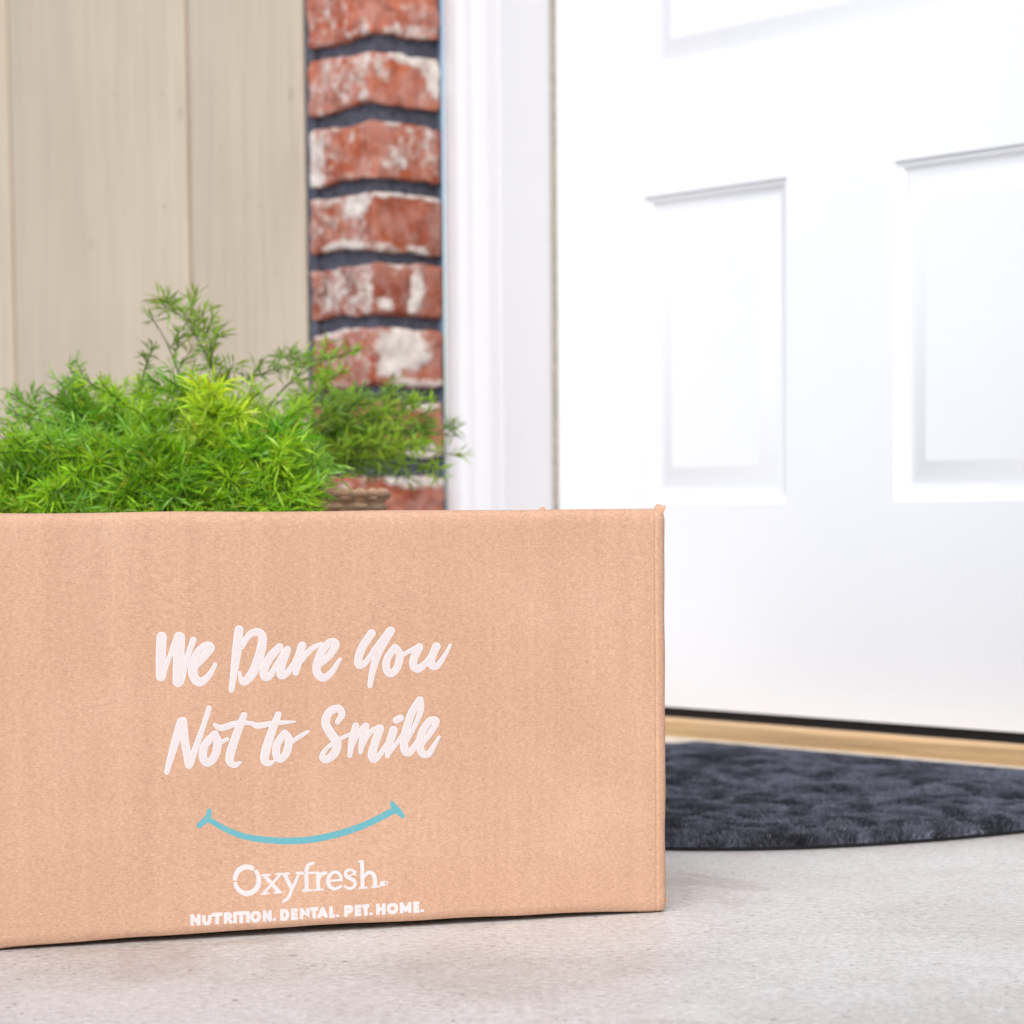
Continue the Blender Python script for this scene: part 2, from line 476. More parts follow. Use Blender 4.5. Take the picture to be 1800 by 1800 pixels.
for i in range(len(zs) - 1):
    if zs[i + 1] < .04: continue
    rs = random.Random(i * 13 + 5)
    mk = marks.get(round(zs[i], 4))
    hero = mk is not None
    if not hero: mk = [(rs.choice('LR'), rs.random(), rs.choice((.05, .9, .5)), rs.uniform(.1, .5), rs.uniform(.1, .4), rs.uniform(.5, 1)) for _ in range(4)]
    make_brick(max(.004, zs[i] + .0085), zs[i + 1] - .0085, i + 1, mk, hero)

# ------------------------------------------------------------------ door frame
DR = empty('door_frame', W(-2.087, 1.834), WROT, 'white wooden door frame between brick pillar and white door', 'door frame')
# local x=0,y=0: inner front edge of the left jamb.  door leaf spans local x .004 ... .843
DW = .8435
for side in (0, 1):
    sx = 1 if side == 0 else -1
    ox = 0 if side == 0 else DW + .004
    prof = [(-.0665, .02), (-.0665, -.014), (-.0645, -.0175), (-.058, -.0193), (-.041, -.0195), (-.0385, -.0185), (-.036, -.0150), (-.031, -.0125), (-.026, -.0120),
            (-.022, -.0105), (-.018, -.0066), (-.013, -.0035), (-.006, -.0012), (-.0035, -.0022), (-.0022, -.0016), (-.0018, 0.0), (-.0018, .02)]
    prof = [(ox + sx * a, b) for a, b in prof]
    if side: prof = prof[::-1]
    extrude_profile('casing', prof, 0, 2.11, M['trim'], DR)
    jp = [(0 - .03, .0080), (-.0016, .0080), (0, .0095), (0, .0825), (0, .125)]
    jp = [(ox + sx * a, b) for a, b in jp]
    if side: jp = jp[::-1]
    extrude_profile('jamb', jp, 0, 2.06, M['trim'], DR)
    wp = [(.0005, .0845), (.0032, .0850), (.0036, .0885), (.0034, .094), (.0005, .0945)]
    wp = [(ox + sx * a, b) for a, b in wp]
    if side: wp = wp[::-1]
    extrude_profile('weatherstrip', wp, 0, 2.05, M['weather'], DR)
box_obj('head_casing', (-.0575, -.0195, 2.112), (DW + .0615, .02, 2.17), M['trim'], DR, r=.003)
box_obj('head_jamb', (.0005, .003, 2.062), (DW + .0035, .125, 2.11), M['trim'], DR, r=.002)
extrude_profile('caulk', [(-.0750, -.0215), (-.0700, -.0210), (-.0650, -.0200)], 0, 2.1, M['caulk'], DR)

# wall beyond the latch side and above the door
rx = SC
edges2 = [(1.10 + .416 * i, 1.10 + .416 * (i + 1), .012) for i in range(6)] + [(.972, 1.10, .012)] + [(-.12 + .364 * i, -.12 + .364 * (i + 1), 2.175) for i in range(3)]
sr = empty('siding_wall', W(SC, PC), WROT, 'beige grooved wood siding above and past the latch side of the white door', 'wall')
for a, b, za in edges2:
    box_obj('board', (a + .0045, .09, za), (b - .0045, .106, TOP), M['siding'], sr, r=.003)
box_obj('backing', (.975, .098, 0), (3.59, .12, TOP), M['siding'], sr, r=.001)
box_obj('backing', (-.1, .099, 2.2), (.96, .121, TOP), M['siding'], sr, r=.001)

# ------------------------------------------------------------------ door leaf with moulded panels
DY = 1.925
door = empty('front_door', W(-2.083, DY), WROT, 'closed white panelled front door above the dark mat', 'door')
D0, D1, ZB, ZT = 0.0, .8395, .0396, 2.045
panels = [(.141, .348, .2615, .5955), (.491, .698, .2615, .5955), (.141, .698, .721, 1.93)]
xs = sorted({D0, D1, .141, .348, .491, .698}); zz = sorted({ZB, ZT, .2615, .5955, .721, 1.93})
V, Q, ids = [], [], {}
def dv(x, y, z):
    kx = (round(x, 5), round(y, 5), round(z, 5))
    if kx not in ids: ids[kx] = len(V); V.append(kx)
    return ids[kx]
for i in range(len(xs) - 1):
    for j in range(len(zz) - 1):
        mx, mz = (xs[i] + xs[i+1]) / 2, (zz[j] + zz[j+1]) / 2
        if any(a < mx < b and c < mz < d for a, b, c, d in panels): continue
        Q.append((dv(xs[i], 0, zz[j]), dv(xs[i+1], 0, zz[j]), dv(xs[i+1], 0, zz[j+1]), dv(xs[i], 0, zz[j+1])))
Q += [(dv(D0, .044, ZB), dv(D0, 0, ZB), dv(D0, 0, ZT), dv(D0, .044, ZT)), (dv(D1, 0, ZB), dv(D1, .044, ZB), dv(D1, .044, ZT), dv(D1, 0, ZT)),
      (dv(D0, .044, ZB), dv(D1, .044, ZB), dv(D1, 0, ZB), dv(D0, 0, ZB)), (dv(D0, 0, ZT), dv(D1, 0, ZT), dv(D1, .044, ZT), dv(D0, .044, ZT)),
      (dv(D1, .044, ZB), dv(D0, .044, ZB), dv(D0, .044, ZT), dv(D1, .044, ZT))]
mesh_obj('door_slab', V, Q, M['door'], door, smooth=False)
prof = [(0, 0), (.0006, .0034), (.0036, .0034), (.0055, .0037), (.0080, .0058), (.0105, .0074), (.0130, .0080), (.0175, .0078), (.0200, .0073), (.0300, .0042), (.0365, .0024), (.0385, .0016), (.0400, .0016)]
for a, b, c, d in panels:
    V, Q = [], []
    for o_, dep in prof:
        V += [(a + o_, dep, c + o_), (b - o_, dep, c + o_), (b - o_, dep, d - o_), (a + o_, dep, d - o_)]
    for k in range(len(prof) - 1):
        for e in range(4):
            f = (e + 1) % 4
            Q.append((4*k+e, 4*k+f, 4*k+4+f, 4*k+4+e))
    e = 4 * (len(prof) - 1)
    Q.append((e, e+1, e+2, e+3))
    po = mesh_obj('panel', V, Q, M['door'], door, smooth=True)
    po.data.set_sharp_from_angle(angle=R(28))
# rubber sweep under the leaf
box_obj('door_sweep', (.003, .006, .0265), (.8365, .040, ZB), M['sweep'], door, r=.002)

# ------------------------------------------------------------------ sill
th = empty('door_sill', W(-2.087, 1.855), WROT, 'pale oak wooden sill under the white door', 'sill')
prof = [(.11, .0262), (.062, .0262), (.052, .0300), (.020, .0345), (.007, .0340), (.0025, .0315), (.0012, .0280), (.0012, .0160)]
extrude_profile('tread', prof[::-1], .002, .8455, M['oak'], th, axis='x')
prof = [(.0010, .0158), (-.0014, .0153), (-.0022, .0135), (-.0022, .0), (.02, .0)]
extrude_profile('nosing', prof[::-1], .002, .8455, M['sill_edge'], th, axis='x')
box_obj('base', (.004, .006, 0), (.8435, .10, .0155), M['oak'], th, r=.001)

# ------------------------------------------------------------------ doormat, half-round
MS, MP, MA, MBd, MEX = -1.475, 1.849, .325, .590, 3.0
dm = empty('doormat', W(MS, MP), WROT, 'charcoal half-round doormat with thick tufted pile in front of door', 'doormat')
def mat_front(x): return -MBd * max(0.0, 1 - abs(x / MA) ** MEX) ** (1 / MEX)
out = []
for i in range(121):
    a = math.pi * i / 120
    cx_, sx_ = math.cos(a), math.sin(a)
    out.append((MA * math.copysign(abs(cx_) ** (2 / MEX), cx_), -MBd * abs(sx_) ** (2 / MEX)))
V, Q = [], []
m = len(out)
for inset, z in ((.004, 0), (.002, .0008), (.002, .0030), (.004, .0040), (.010, .0045)):
    for x, y in out:
        L_ = math.hypot(x, y + .2) or 1
        V.append((x * (1 - inset / MA), min(y * (1 - inset / MBd), -.0005 if x < .222 else -.042), z))
for k in range(4):
    for i in range(m):
        j = (i + 1) % m
        Q.append((k*m+j, k*m+i, (k+1)*m+i, (k+1)*m+j))
Q.append(tuple(range(4*m, 5*m))[::-1])
mesh_obj('backing', V, Q, M['backing'], dm)
N = 420000
px = rng.uniform(-MA, MA, N); py = rng.uniform(-MBd, 0, N)
keep = ((px < .220) | (py < -.045)) & ((np.abs(px / MA) ** MEX + np.abs(py / MBd) ** MEX) < .995)
px, py = px[keep], py[keep]; N = len(px)
def vnoise(x, y, seed, f):
    r_ = np.random.default_rng(seed).random((97, 97))
    X, Y = x * f + 500, y * f + 500
    xi, yi = np.floor(X).astype(int), np.floor(Y).astype(int); fx, fy = X - xi, Y - yi
    fx, fy = fx * fx * (3 - 2 * fx), fy * fy * (3 - 2 * fy)
    g_ = lambda a, b: r_[a % 97, b % 97]
    return (g_(xi, yi) * (1-fx) + g_(xi+1, yi) * fx) * (1-fy) + (g_(xi, yi+1) * (1-fx) + g_(xi+1, yi+1) * fx) * fy
clump = .58 * vnoise(px, py, 1, 34) + .30 * vnoise(px, py, 2, 80) + .12 * vnoise(px, py, 3, 190)
rim = 1 - (np.abs(px / MA) ** MEX + np.abs(py / MBd) ** MEX)
hgt = .0062 + .0072 * np.clip((clump - .27) / .42, 0, 1)
bk = np.clip(1 + py / .10, 0, 1)
hgt = hgt * (1 - bk) + .0120 * bk
hgt *= .32 + .68 * np.clip(rim / .10, 0, 1) ** .6
hgt *= .95 + .05 * np.clip(-py / .09, 0, 1)
lean = rng.normal(0, .0026, (N, 2)); ang = rng.uniform(0, np.pi, N); wd = rng.uniform(.0005, .0011, N)
base = np.stack([px, py, np.full(N, .0032)], 1)
wv_ = np.stack([np.cos(ang) * wd, np.sin(ang) * wd, np.zeros(N)], 1)
tip = base + np.stack([lean[:, 0] + (vnoise(px, py, 5, 30) - .5) * .006, lean[:, 1], hgt], 1)
tip[:, 1] = np.minimum(tip[:, 1], -.001)
Vv = np.stack([base - wv_, base + wv_, tip + wv_ * .45, tip - wv_ * .45], 1).reshape(-1, 3)
ii = np.arange(N) * 4
T = np.stack([np.stack([ii, ii+1, ii+2], 1), np.stack([ii, ii+2, ii+3], 1)], 1).reshape(-1, 3)
tuft = .35 * vnoise(px, py, 11, 33) + .40 * vnoise(px, py, 12, 70) + .25 * vnoise(px, py, 13, 160)
shade = np.clip(.030 + .06 * rng.random(N) ** 2 + .105 * np.clip((tuft - .36) / .3, 0, 1), .012, 1)
cc = np.stack([shade * .90, shade * .96, shade * 1.24], 1)
lint = rng.random(N) < .0012
cc[lint] = (.35, .34, .33)
cc = np.repeat(cc, 4, axis=0)
po = tri_obj('pile', Vv, T, M['pile'], dm, cc)
po['kind'] = 'stuff'

# ------------------------------------------------------------------ cardboard box
A0 = Vector((-0.29884, 1.42084, 0)); BYAW = R(17.095)
BU, BN = Vector((math.cos(BYAW), math.sin(BYAW), 0)), Vector((-math.sin(BYAW), math.cos(BYAW), 0))
UL, UR, BD, BH = -.052, .4149, .26, .2538
box = empty('cardboard_box', A0, BYAW, 'brown cardboard delivery box with white slogan and teal smile print', 'box')
def face_uv(x, y):
    d = ray(x, y); t = A0.dot(BN) / d.dot(BN)
    v = Vector((0, 0, CAM_H)) + d * t
    return (v - A0).dot(BU), v.z
def warp(p, fold=False):
    """small dents and waviness of the board; p in box coordinates"""
    q = Vector(p)
    if fold: q.z = q.z * .36 if q.z < .0064 else (.0023 + (q.z - .0064) * (.024 - .0023) / (.024 - .0064) if q.z < .024 else q.z)   # tight lower fold
    a = noise.noise(Vector((p[0] * 9, 0.3, p[2] * 7))) * .0009 + noise.noise(Vector((p[0] * 30, 4.1, p[2] * 16))) * .00035
    near = max(0.0, 1 - p[1] / .02)
    q.y += a * near
    e = max(0.0, 1 - p[2] / .014) * near                    # crumpled lower fold
    q.z += e * (noise.noise(Vector((p[0] * 22, 1.7, 0))) * .0012 )
    q.y += e * noise.noise(Vector((p[0] * 60, 2.7, 0))) * .0008
    e2 = max(0.0, 1 - p[2] / .014) * max(0.0, 1 - p[1] / .15)           # the bottom bows up between its ends
    q.z += e2 * .0043 * math.sin(math.pi * min(1, max(0, (p[0] + .0) / .40))) ** .6
    t = max(0.0, 1 - (BH - p[2]) / .01)
    q.z += t * noise.noise(Vector((p[0] * 14, p[1] * 14, 9.0))) * .0006
    q.x += max(0.0, 1 - (UR - p[0]) / .008) * noise.noise(Vector((0, 5.2, p[2] * 30))) * .0007
    q.y += near * .00055 * math.exp(-((p[0] - (UR - .0078)) / .0007) ** 2)          # score line beside the fold
    if p[2] < .0005: q.z = max(0.0, q.z)
    return q
Vb, Qb = rbox((UL, 0, 0.0), (UR, BD, BH), .0064, (.005, .03, .005), [UR - .0064 - .0004 * j for j in range(1, 9)])
Vw = [warp(v, True) for v in Vb]
groups = {'front_panel': [], 'back_panel': [], 'side_panel': [], 'side_panel2': [], 'top_flap': [], 'top_flap2': [], 'bottom_flap': []}
for q in Qb:
    c = sum((Vb[i] for i in q), Vector()) / 4
    if c.y < 0.0058 and c.z > .0006 : key = 'front_panel'
    elif c.y > BD - 0.0058: key = 'back_panel'
    elif c.x < UL + 0.0058: key = 'side_panel'
    elif c.x > UR - 0.0058: key = 'side_panel2'
    elif c.z > BH - 0.0058: key = 'top_flap' if c.y < BD / 2 else 'top_flap2'
    elif c.z < 0.0058: key = 'bottom_flap'
    else: key = 'back_panel'
    groups[key].append(q)
parts = {}
for key, qs in groups.items():
    use = sorted({i for q in qs for i in q}); remap = {i: n_ for n_, i in enumerate(use)}
    parts[key] = mesh_obj(key.rstrip('2'), [Vw[i] for i in use], [tuple(remap[i] for i in q) for q in qs], M['kraft'], box)
front = parts['front_panel']
# frayed paper at the corners and along the fold
def paper(name, pts, d, thick, tilt):
    n_ = len(pts)
    V = [(u, d + tilt * (v - pts[0][1]), v) for u, v in pts] + [(u, d + thick + tilt * (v - pts[0][1]), v) for u, v in pts]
    Q = [tuple(range(n_)), tuple(range(2 * n_ - 1, n_ - 1, -1))] + [(i, i + n_, (i + 1) % n_ + n_, (i + 1) % n_) for i in range(n_)]
    return mesh_obj(name, V, Q, M['kraft_edge'], front, smooth=False)
paper('torn_corner', [(UR - .0075, BH - .002), (UR - .0068, BH + .0005), (UR - .0058, BH + .0024), (UR - .0046, BH + .0031), (UR - .0030, BH + .0029), (UR - .0026, BH + .0018), (UR + .0006, BH + .0021), (UR + .0002, BH + .0004), (UR - .0016, BH - .003)], .003, .0012, .25)
paper('torn_corner', [(UR - .0050, BH - .003), (UR - .0044, BH + .0014), (UR - .0012, BH + .0024), (UR + .0008, BH + .0012), (UR - .0010, BH - .004)], .0055, .0012, .4)
paper('torn_corner', [(.3378, BH - .002), (.3384, BH + .0010), (.3400, BH + .0018), (.3416, BH + .0012), (.3422, BH - .002)], .02, .0014, .2)
paper('torn_corner', [(UR - .0030, .0085), (UR + .0002, .0088), (UR + .0013, .0075), (UR + .0004, .0062), (UR - .0030, .0052)], .0035, .0012, -.2)

# --- printing: strokes measured in the photograph and laid on the front panel
def smooth_stroke(pts, n=7):
    P = [Vector(p) for p in pts]
    if len(P) < 3: n_ = 4
    out = []
    for i in range(len(P) - 1):
        p0, p1, p2, p3 = P[max(0, i-1)], P[i], P[i+1], P[min(len(P)-1, i+2)]
        for k in range(n):
            t = k / n
            out.append(.5 * ((2*p1) + (-p0+p2)*t + (2*p0-5*p1+4*p2-p3)*t*t + (-p0+3*p1-3*p2+p3)*t**3))
    out.append(P[-1])
    return out
class Print:
    def __init__(s, name, mat, lift):
        s.name, s.mat, s.lift, s.V, s.Q, s.k = name, mat, lift, [], [], 0
    def put(s, x, y):
        u, v = face_uv(x, y)
        q = warp((u, 0, v))
        s.V.append((u, q.y - s.lift - s.k * 1.0e-6, v)); s.k += .04
        return len(s.V) - 1
    def ribbon(s, pts, cap='round', shrink=0.0, straight=False):
        """pts: (x, y, width) in photograph pixels"""
        C = [Vector(p) for p in pts] if straight else smooth_stroke(pts)
        s.k += 1
        L, Rr = [], []
        for i, c in enumerate(C):
            a, b = C[max(0, i-1)], C[min(len(C)-1, i+1)]
            t = Vector((b.x - a.x, b.y - a.y)); t = t.normalized() if t.length > 1e-6 else Vector((1, 0))
            h = max(.3, c.z / 2 - shrink)
            nrm = Vector((-t.y, t.x))
            if i == 0 and cap == 'round': s.fan(c, -t, h)
            L.append(s.put(c.x + nrm.x * h, c.y + nrm.y * h)); Rr.append(s.put(c.x - nrm.x * h, c.y - nrm.y * h))
            if i == len(C) - 1 and cap == 'round': s.fan(c, t, h)
        for i in range(len(L) - 1): s.Q.append((L[i], L[i+1], Rr[i+1], Rr[i]))
    def fan(s, c, t, h):
        nrm = Vector((-t.y, t.x)); ids = [s.put(c.x, c.y)]
        for k in range(9):
            a = math.pi * (k / 8 - .5)
            d = t * math.cos(a) + nrm * math.sin(a)
            ids.append(s.put(c.x + d.x * h, c.y + d.y * h))
        for k in range(1, 9): s.Q.append((ids[0], ids[k], ids[k+1]))
    def done(s):
        o = mesh_obj(s.name, s.V, s.Q, s.mat, front, smooth=False)
        return o

S1 = 1800 / 570
slogan = [  # (x, y, width) at 3.16x
    # W e
    [(108,125,54),(104,220,54),(104,342,54)], [(112,335,36),(150,240,24),(188,145,36)], [(206,128,60),(203,250,60),(200,372,60)], [(215,350,48),(250,240,30),(284,142,34)],
    [(298,285,34),(345,235,36),(382,185,40),(352,172,36),(306,220,46),(283,285,50),(286,345,48),(318,376,46),(360,350,34),(388,312,26),(404,278,22)],
    # D a r e
    [(537,85,46),(525,200,50),(508,330,38),(495,418,30)], [(555,180,26),(590,118,34),(636,98,42),(668,125,44),(656,210,50),(625,300,50),(590,355,46),(562,376,36),(545,350,22),(541,322,16)],
    [(762,182,42),(712,235,46),(678,300,44),(680,345,44),(708,342,34),(745,280,28),(792,205,32)], [(806,195,38),(776,280,42),(768,335,42),(800,330,34),(850,258,30),(884,175,40)],
    [(888,172,42),(866,260,42),(852,322,34)], [(876,265,26),(935,195,30),(992,163,20)],
    [(985,278,30),(1036,232,36),(1074,168,40),(1046,152,38),(1000,200,44),(972,270,44),(970,322,44),(1005,352,42),(1050,322,32),(1080,275,24),(1098,248,18)],
    # Y o u
    [(1272,105,44),(1217,190,44),(1197,262,42),(1210,284,36),(1244,262,30),(1302,180,32),(1374,92,42)], [(1380,90,42),(1312,210,42),(1277,320,34),(1264,396,27)],
    [(1402,182,36),(1358,250,40),(1358,310,40),(1385,328,38),(1419,285,40),(1428,220,40),(1404,182,34)], [(1425,238,22),(1480,205,24),(1532,184,34)],
    [(1537,182,42),(1507,245,42),(1506,288,42),(1536,300,40),(1590,250,32),(1630,178,42)], [(1634,176,40),(1607,240,40),(1607,284,38),(1637,284,34),(1680,225,22),(1710,168,16)],
    # N o t
    [(215,595,44),(185,700,44),(155,800,36),(135,876,27)], [(225,590,42),(236,700,44),(258,835,42)], [(265,830,38),(310,700,32),(345,600,28),(370,520,27)],
    [(402,664,40),(345,730,44),(338,798,44),(366,824,42),(405,780,44),(418,705,44),(400,664,36)], [(420,722,22),(470,692,22)],
    [(565,560,34),(525,660,44),(490,770,48),(487,818,42),(515,836,30),(542,822,16)], [(402,612,20),(438,630,34),(520,606,32),(598,603,22),(640,618,32),(720,605,28),(785,600,22),(848,595,9)],
    # t o
    [(755,556,34),(715,660,44),(682,770,48),(682,816,42),(706,826,30),(730,814,16)],
    [(790,658,36),(748,720,42),(745,783,42),(770,803,38),(803,760,42),(813,692,42),(790,658,34)], [(815,716,20),(870,680,24),(920,650,16)],
    # S m i l e
    [(1083,598,26),(1108,555,36),(1088,522,40),(1040,542,44),(1017,600,46),(1046,660,48),(1080,712,48),(1068,770,46),(1022,806,40),(998,790,32),(1022,745,22),(1080,702,22),(1152,665,20)],
    [(1185,620,38),(1165,700,38),(1152,784,25)], [(1162,745,20),(1200,660,24),(1235,624,36)], [(1240,622,40),(1222,700,38),(1212,766,23)], [(1222,735,20),(1265,655,26),(1315,632,40)],
    [(1320,634,44),(1290,720,44),(1276,784,46),(1292,804,38),(1325,770,28),(1365,705,22)],
    [(1395,642,44),(1375,710,42),(1362,784,27)], [(1410,587,38),(1434,576,36)], [(1366,780,20),(1420,705,20),(1452,655,22)],
    [(1540,477,42),(1490,560,42),(1457,680,44),(1457,752,44),(1485,766,38),(1532,702,30)], [(1548,482,26),(1545,540,30),(1505,635,24),(1466,712,20)],
    [(1555,722,24),(1608,645,32),(1632,592,36),(1594,592,38),(1552,660,42),(1542,730,42),(1558,774,40),(1592,772,34),(1625,720,24),(1648,680,16)],
]
rim_p, ink_p = Print('slogan_outline', M['ink_rim'], .00002), Print('slogan_lettering', M['ink'], .00014)
for st in slogan:
    pts = [(250 + x / S1, 1080 + y / S1, w_ / S1 * 1.04) for x, y, w_ in st]
    rim_p.ribbon(pts); ink_p.ribbon(pts, shrink=1.7)
rim_p.done(); ink_p.done()

S2 = 3.6
def z2(st, dw=0): return [(300 + p[0] / S2, 1380 + p[1] / S2, (p[2] if len(p) > 2 else dw) / S2) for p in st]
sm = Print('smile_mark', M['teal'], .00003)
for st in ([(248,222,34),(340,275,36),(450,320,38),(600,346,40),(750,353,42),(900,343,42),(1050,312,42),(1200,265,42),(1320,210,42),(1415,160,42)],
           [(180,255,34),(215,225,40),(236,200,38),(243,162,28)], [(1402,116,30),(1424,150,44),(1450,175,38),(1468,197,28)]):
    sm.ribbon(z2(st))
sm.done()

lg = Print('logo_lettering', M['logo'], .00003)
def arc(cx_, cy_, rx_, ry_, a0, a1, w0, w1=None, n=18):
    return [(cx_ + rx_ * math.cos(R(a0 + (a1 - a0) * i / n)), cy_ + ry_ * math.sin(R(a0 + (a1 - a0) * i / n)),
             w0 + ((w1 or w0) - w0) * (math.sin(math.pi * i / n))) for i in range(n + 1)]
lg.ribbon(z2(arc(481, 601, 76, 84, -48, 172, 22, 34)), cap='flat', straight=True)      # two halves of the O with a cut between
lg.ribbon(z2(arc(481, 601, 76, 84, 178, 306, 26, 34)), cap='flat', straight=True)
thin, med = 15, 25
for st, cap in [
    ([(592,572,med),(688,678,med)], 'flat'), ([(690,568,16),(588,682,16)], 'flat'), ([(572,570,13),(630,566,13)], 'flat'), ([(660,563,13),(706,560,13)], 'flat'), ([(568,688,13),(624,683,13)], 'flat'), ([(650,681,13),(702,677,13)], 'flat'),
    ([(718,560,med),(768,660,med)], 'flat'), ([(812,556,18),(765,665,19),(742,712,20),(712,736,18)], 'round'), ([(696,562,13),(752,558,13)], 'flat'), ([(790,556,13),(832,552,13)], 'flat'),
    ([(861,664,med),(858,590,med),(858,540,med),(872,505,23),(902,494,18)], 'round'), ([(822,560,14),(906,554,14)], 'flat'), ([(830,668,13),(896,663,13)], 'flat'),
    ([(932,556,med),(934,660,med)], 'flat'), ([(902,665,13),(966,660,13)], 'flat'), ([(905,556,13),(940,553,13)], 'flat'), ([(936,600,18),(950,566,22),(980,556,24)], 'round'),
    ([(1000,607,14),(1084,600,14)], 'flat'), ([(1080,602,18),(1072,568,20),(1040,550,20),(1008,570,24),(995,608,24),(1008,643,24),(1042,657,20),(1078,640,16)], 'round'),
    ([(1166,566,18),(1156,542,16),(1130,537,18),(1108,552,20),(1114,580,22),(1142,594,24),(1166,612,22),(1162,642,20),(1130,655,18),(1102,640,16)], 'round'), ([(1118,578,8),(1150,566,10),(1176,546,8)], 'round'),
    ([(1212,478,med),(1215,650,med)], 'flat'), ([(1188,486,13),(1216,482,13)], 'flat'), ([(1190,653,13),(1246,648,13)], 'flat'), ([(1220,588,16),(1248,556,22),(1278,560,26),(1292,588,26),(1295,642,26)], 'flat'), ([(1270,646,13),(1326,641,13)], 'flat'),
    ([(1340,624,34),(1341,624,34)], 'round'),
]:
    lg.ribbon(z2(st), cap=cap, straight=len(st) == 2)
lg.ribbon(z2(arc(1360, 622, 13, 13, 0, 360, 7)), cap='flat', straight=True)
lg.done()

tg = Print('tagline_lettering', M['logo'], .00003)
GL = {'N': [[(0,0),(0,1)],[(0,1),(1,0)],[(1,0),(1,1)]], 'U': [[(0,1),(0,.35),(.2,.04),(.5,0),(.8,.04),(1,.35),(1,1)]], 'T': [[(-.12,1),(1.12,1)],[(.5,1),(.5,0)]],
      'R': [[(0,0),(0,1)],[(0,1),(.6,1),(.92,.86),(.92,.62),(.6,.46),(0,.46)],[(.5,.46),(1,0)]], 'I': [[(.5,0),(.5,1)]],
      'O': [[(.5,1),(.14,.86),(0,.5),(.14,.14),(.5,0),(.86,.14),(1,.5),(.86,.86),(.5,1)]], 'D': [[(0,0),(0,1)],[(0,1),(.5,1),(.88,.84),(1,.5),(.88,.16),(.5,0),(0,0)]],
      'E': [[(0,0),(0,1)],[(0,1),(1,1)],[(0,.5),(.9,.5)],[(0,0),(1,0)]], 'A': [[(0,0),(.5,1)],[(.5,1),(1,0)],[(.2,.25),(.8,.25)]], 'L': [[(0,1),(0,0)],[(0,0),(1,0)]],
      'P': [[(0,0),(0,1)],[(0,1),(.6,1),(.96,.88),(.96,.58),(.6,.42),(0,.42)]], 'H': [[(0,0),(0,1)],[(1,0),(1,1)],[(0,.5),(1,.5)]],
      'M': [[(0,0),(0,1)],[(0,1),(.5,.2)],[(.5,.2),(1,1)],[(1,1),(1,0)]], '.': [[(.5,.02),(.5,.04)]]}
row = [('N',122,190),('U',197,259),('T',262,326),('R',333,392),('I',396,416),('T',416,474),('I',478,497),('O',500,572),('N',580,640),('.',645,666),
       ('D',690,750),('E',758,808),('N',816,880),('T',882,934),('A',926,996),('L',1002,1042),('.',1046,1066),('P',1097,1156),('E',1163,1210),('T',1212,1258),('.',1259,1279),
       ('H',1300,1361),('O',1367,1441),('M',1449,1526),('E',1534,1578),('.',1582,1603)]
for ch, x0, x1 in row:
    wd_ = 25 if ch != '.' else 22
    def pt(a, b):
        x = x0 + wd_ / 2 + (x1 - x0 - wd_) * a
        yb, yt = 891 - (x - 122) * .0578, 817 - (x - 122) * .0556
        yb -= wd_ * .42; yt += wd_ * .42
        return (x, yb + (yt - yb) * b, wd_ * (.86 if ch in 'EMNAR' else .95))
    for st in GL[ch]:
        st = [pt(*p) for p in st]
        if len(st) == 2:
            # square ends: run the bar half a width past its end points
            a, b = Vector(st[0]), Vector(st[1]); t = Vector((b.x - a.x, b.y - a.y, 0)).normalized() * st[0][2] * .42
            if ch == '.': t = Vector((0, 8.5, 0))
            st = [tuple(a - t), tuple(b + t)]
        tg.ribbon(z2(st), cap='flat', straight=len(st) == 2)
tg.done()

# ------------------------------------------------------------------ potted asparagus fern in a woven basket
PX, PY = -.247, 1.975
fern = empty('potted_fern', (PX, PY, 0), 0, 'leafy bright green asparagus fern in a woven brown basket behind the box', 'plant')
def basket_r(z): return .108 + (.146 - .108) * (z / .268) ** .8
nr, na = 40, 120
V, Q = [], []
V.append((0, 0, 0)); 
for k in range(nr * 5 + 1):
    z = .268 * k / (nr * 5)
    for i in range(na):
        a = 2 * math.pi * i / na
        rowi = int(k / 5)
        wob = .0022 * math.sin(a * 24 + (math.pi if rowi % 2 else 0))
        r_ = basket_r(z) + .0030 * abs(math.sin(math.pi * k / 5)) + wob * abs(math.sin(math.pi * k / 5))
        V.append((r_ * math.cos(a), r_ * math.sin(a), z))
for k in range(nr * 5):
    for i in range(na):
        j = (i + 1) % na
        Q.append((1 + k*na+i, 1 + k*na+j, 1 + (k+1)*na+j, 1 + (k+1)*na+i))
for i in range(na): Q.append((0, 1 + (i + 1) % na, 1 + i))
mesh_obj('basket', V, Q, M['basket'], fern)
V, Q = [], []
for i in range(na):
    a = 2 * math.pi * i / na
    for j in range(10):
        b = 2 * math.pi * j / 10
        rr = .0034 + .0016 * math.sin(a * 40 + b)
        V.append(((.147 + rr * math.cos(b)) * math.cos(a), (.147 + rr * math.cos(b)) * math.sin(a), .268 + rr * math.sin(b)))
for i in range(na):
    for j in range(10):
        i2, j2 = (i + 1) % na, (j + 1) % 10
        Q.append((i*10+j, i2*10+j, i2*10+j2, i*10+j2))
mesh_obj('rim', V, Q, M['basket'], fern)
V = [(0, 0, .256)] + [((.141) * math.cos(2*math.pi*i/48), .141 * math.sin(2*math.pi*i/48), .250) for i in range(48)]
mesh_obj('soil', V, [(0, 1 + i, 1 + (i + 1) % 48) for i in range(48)], M['soil'], fern)

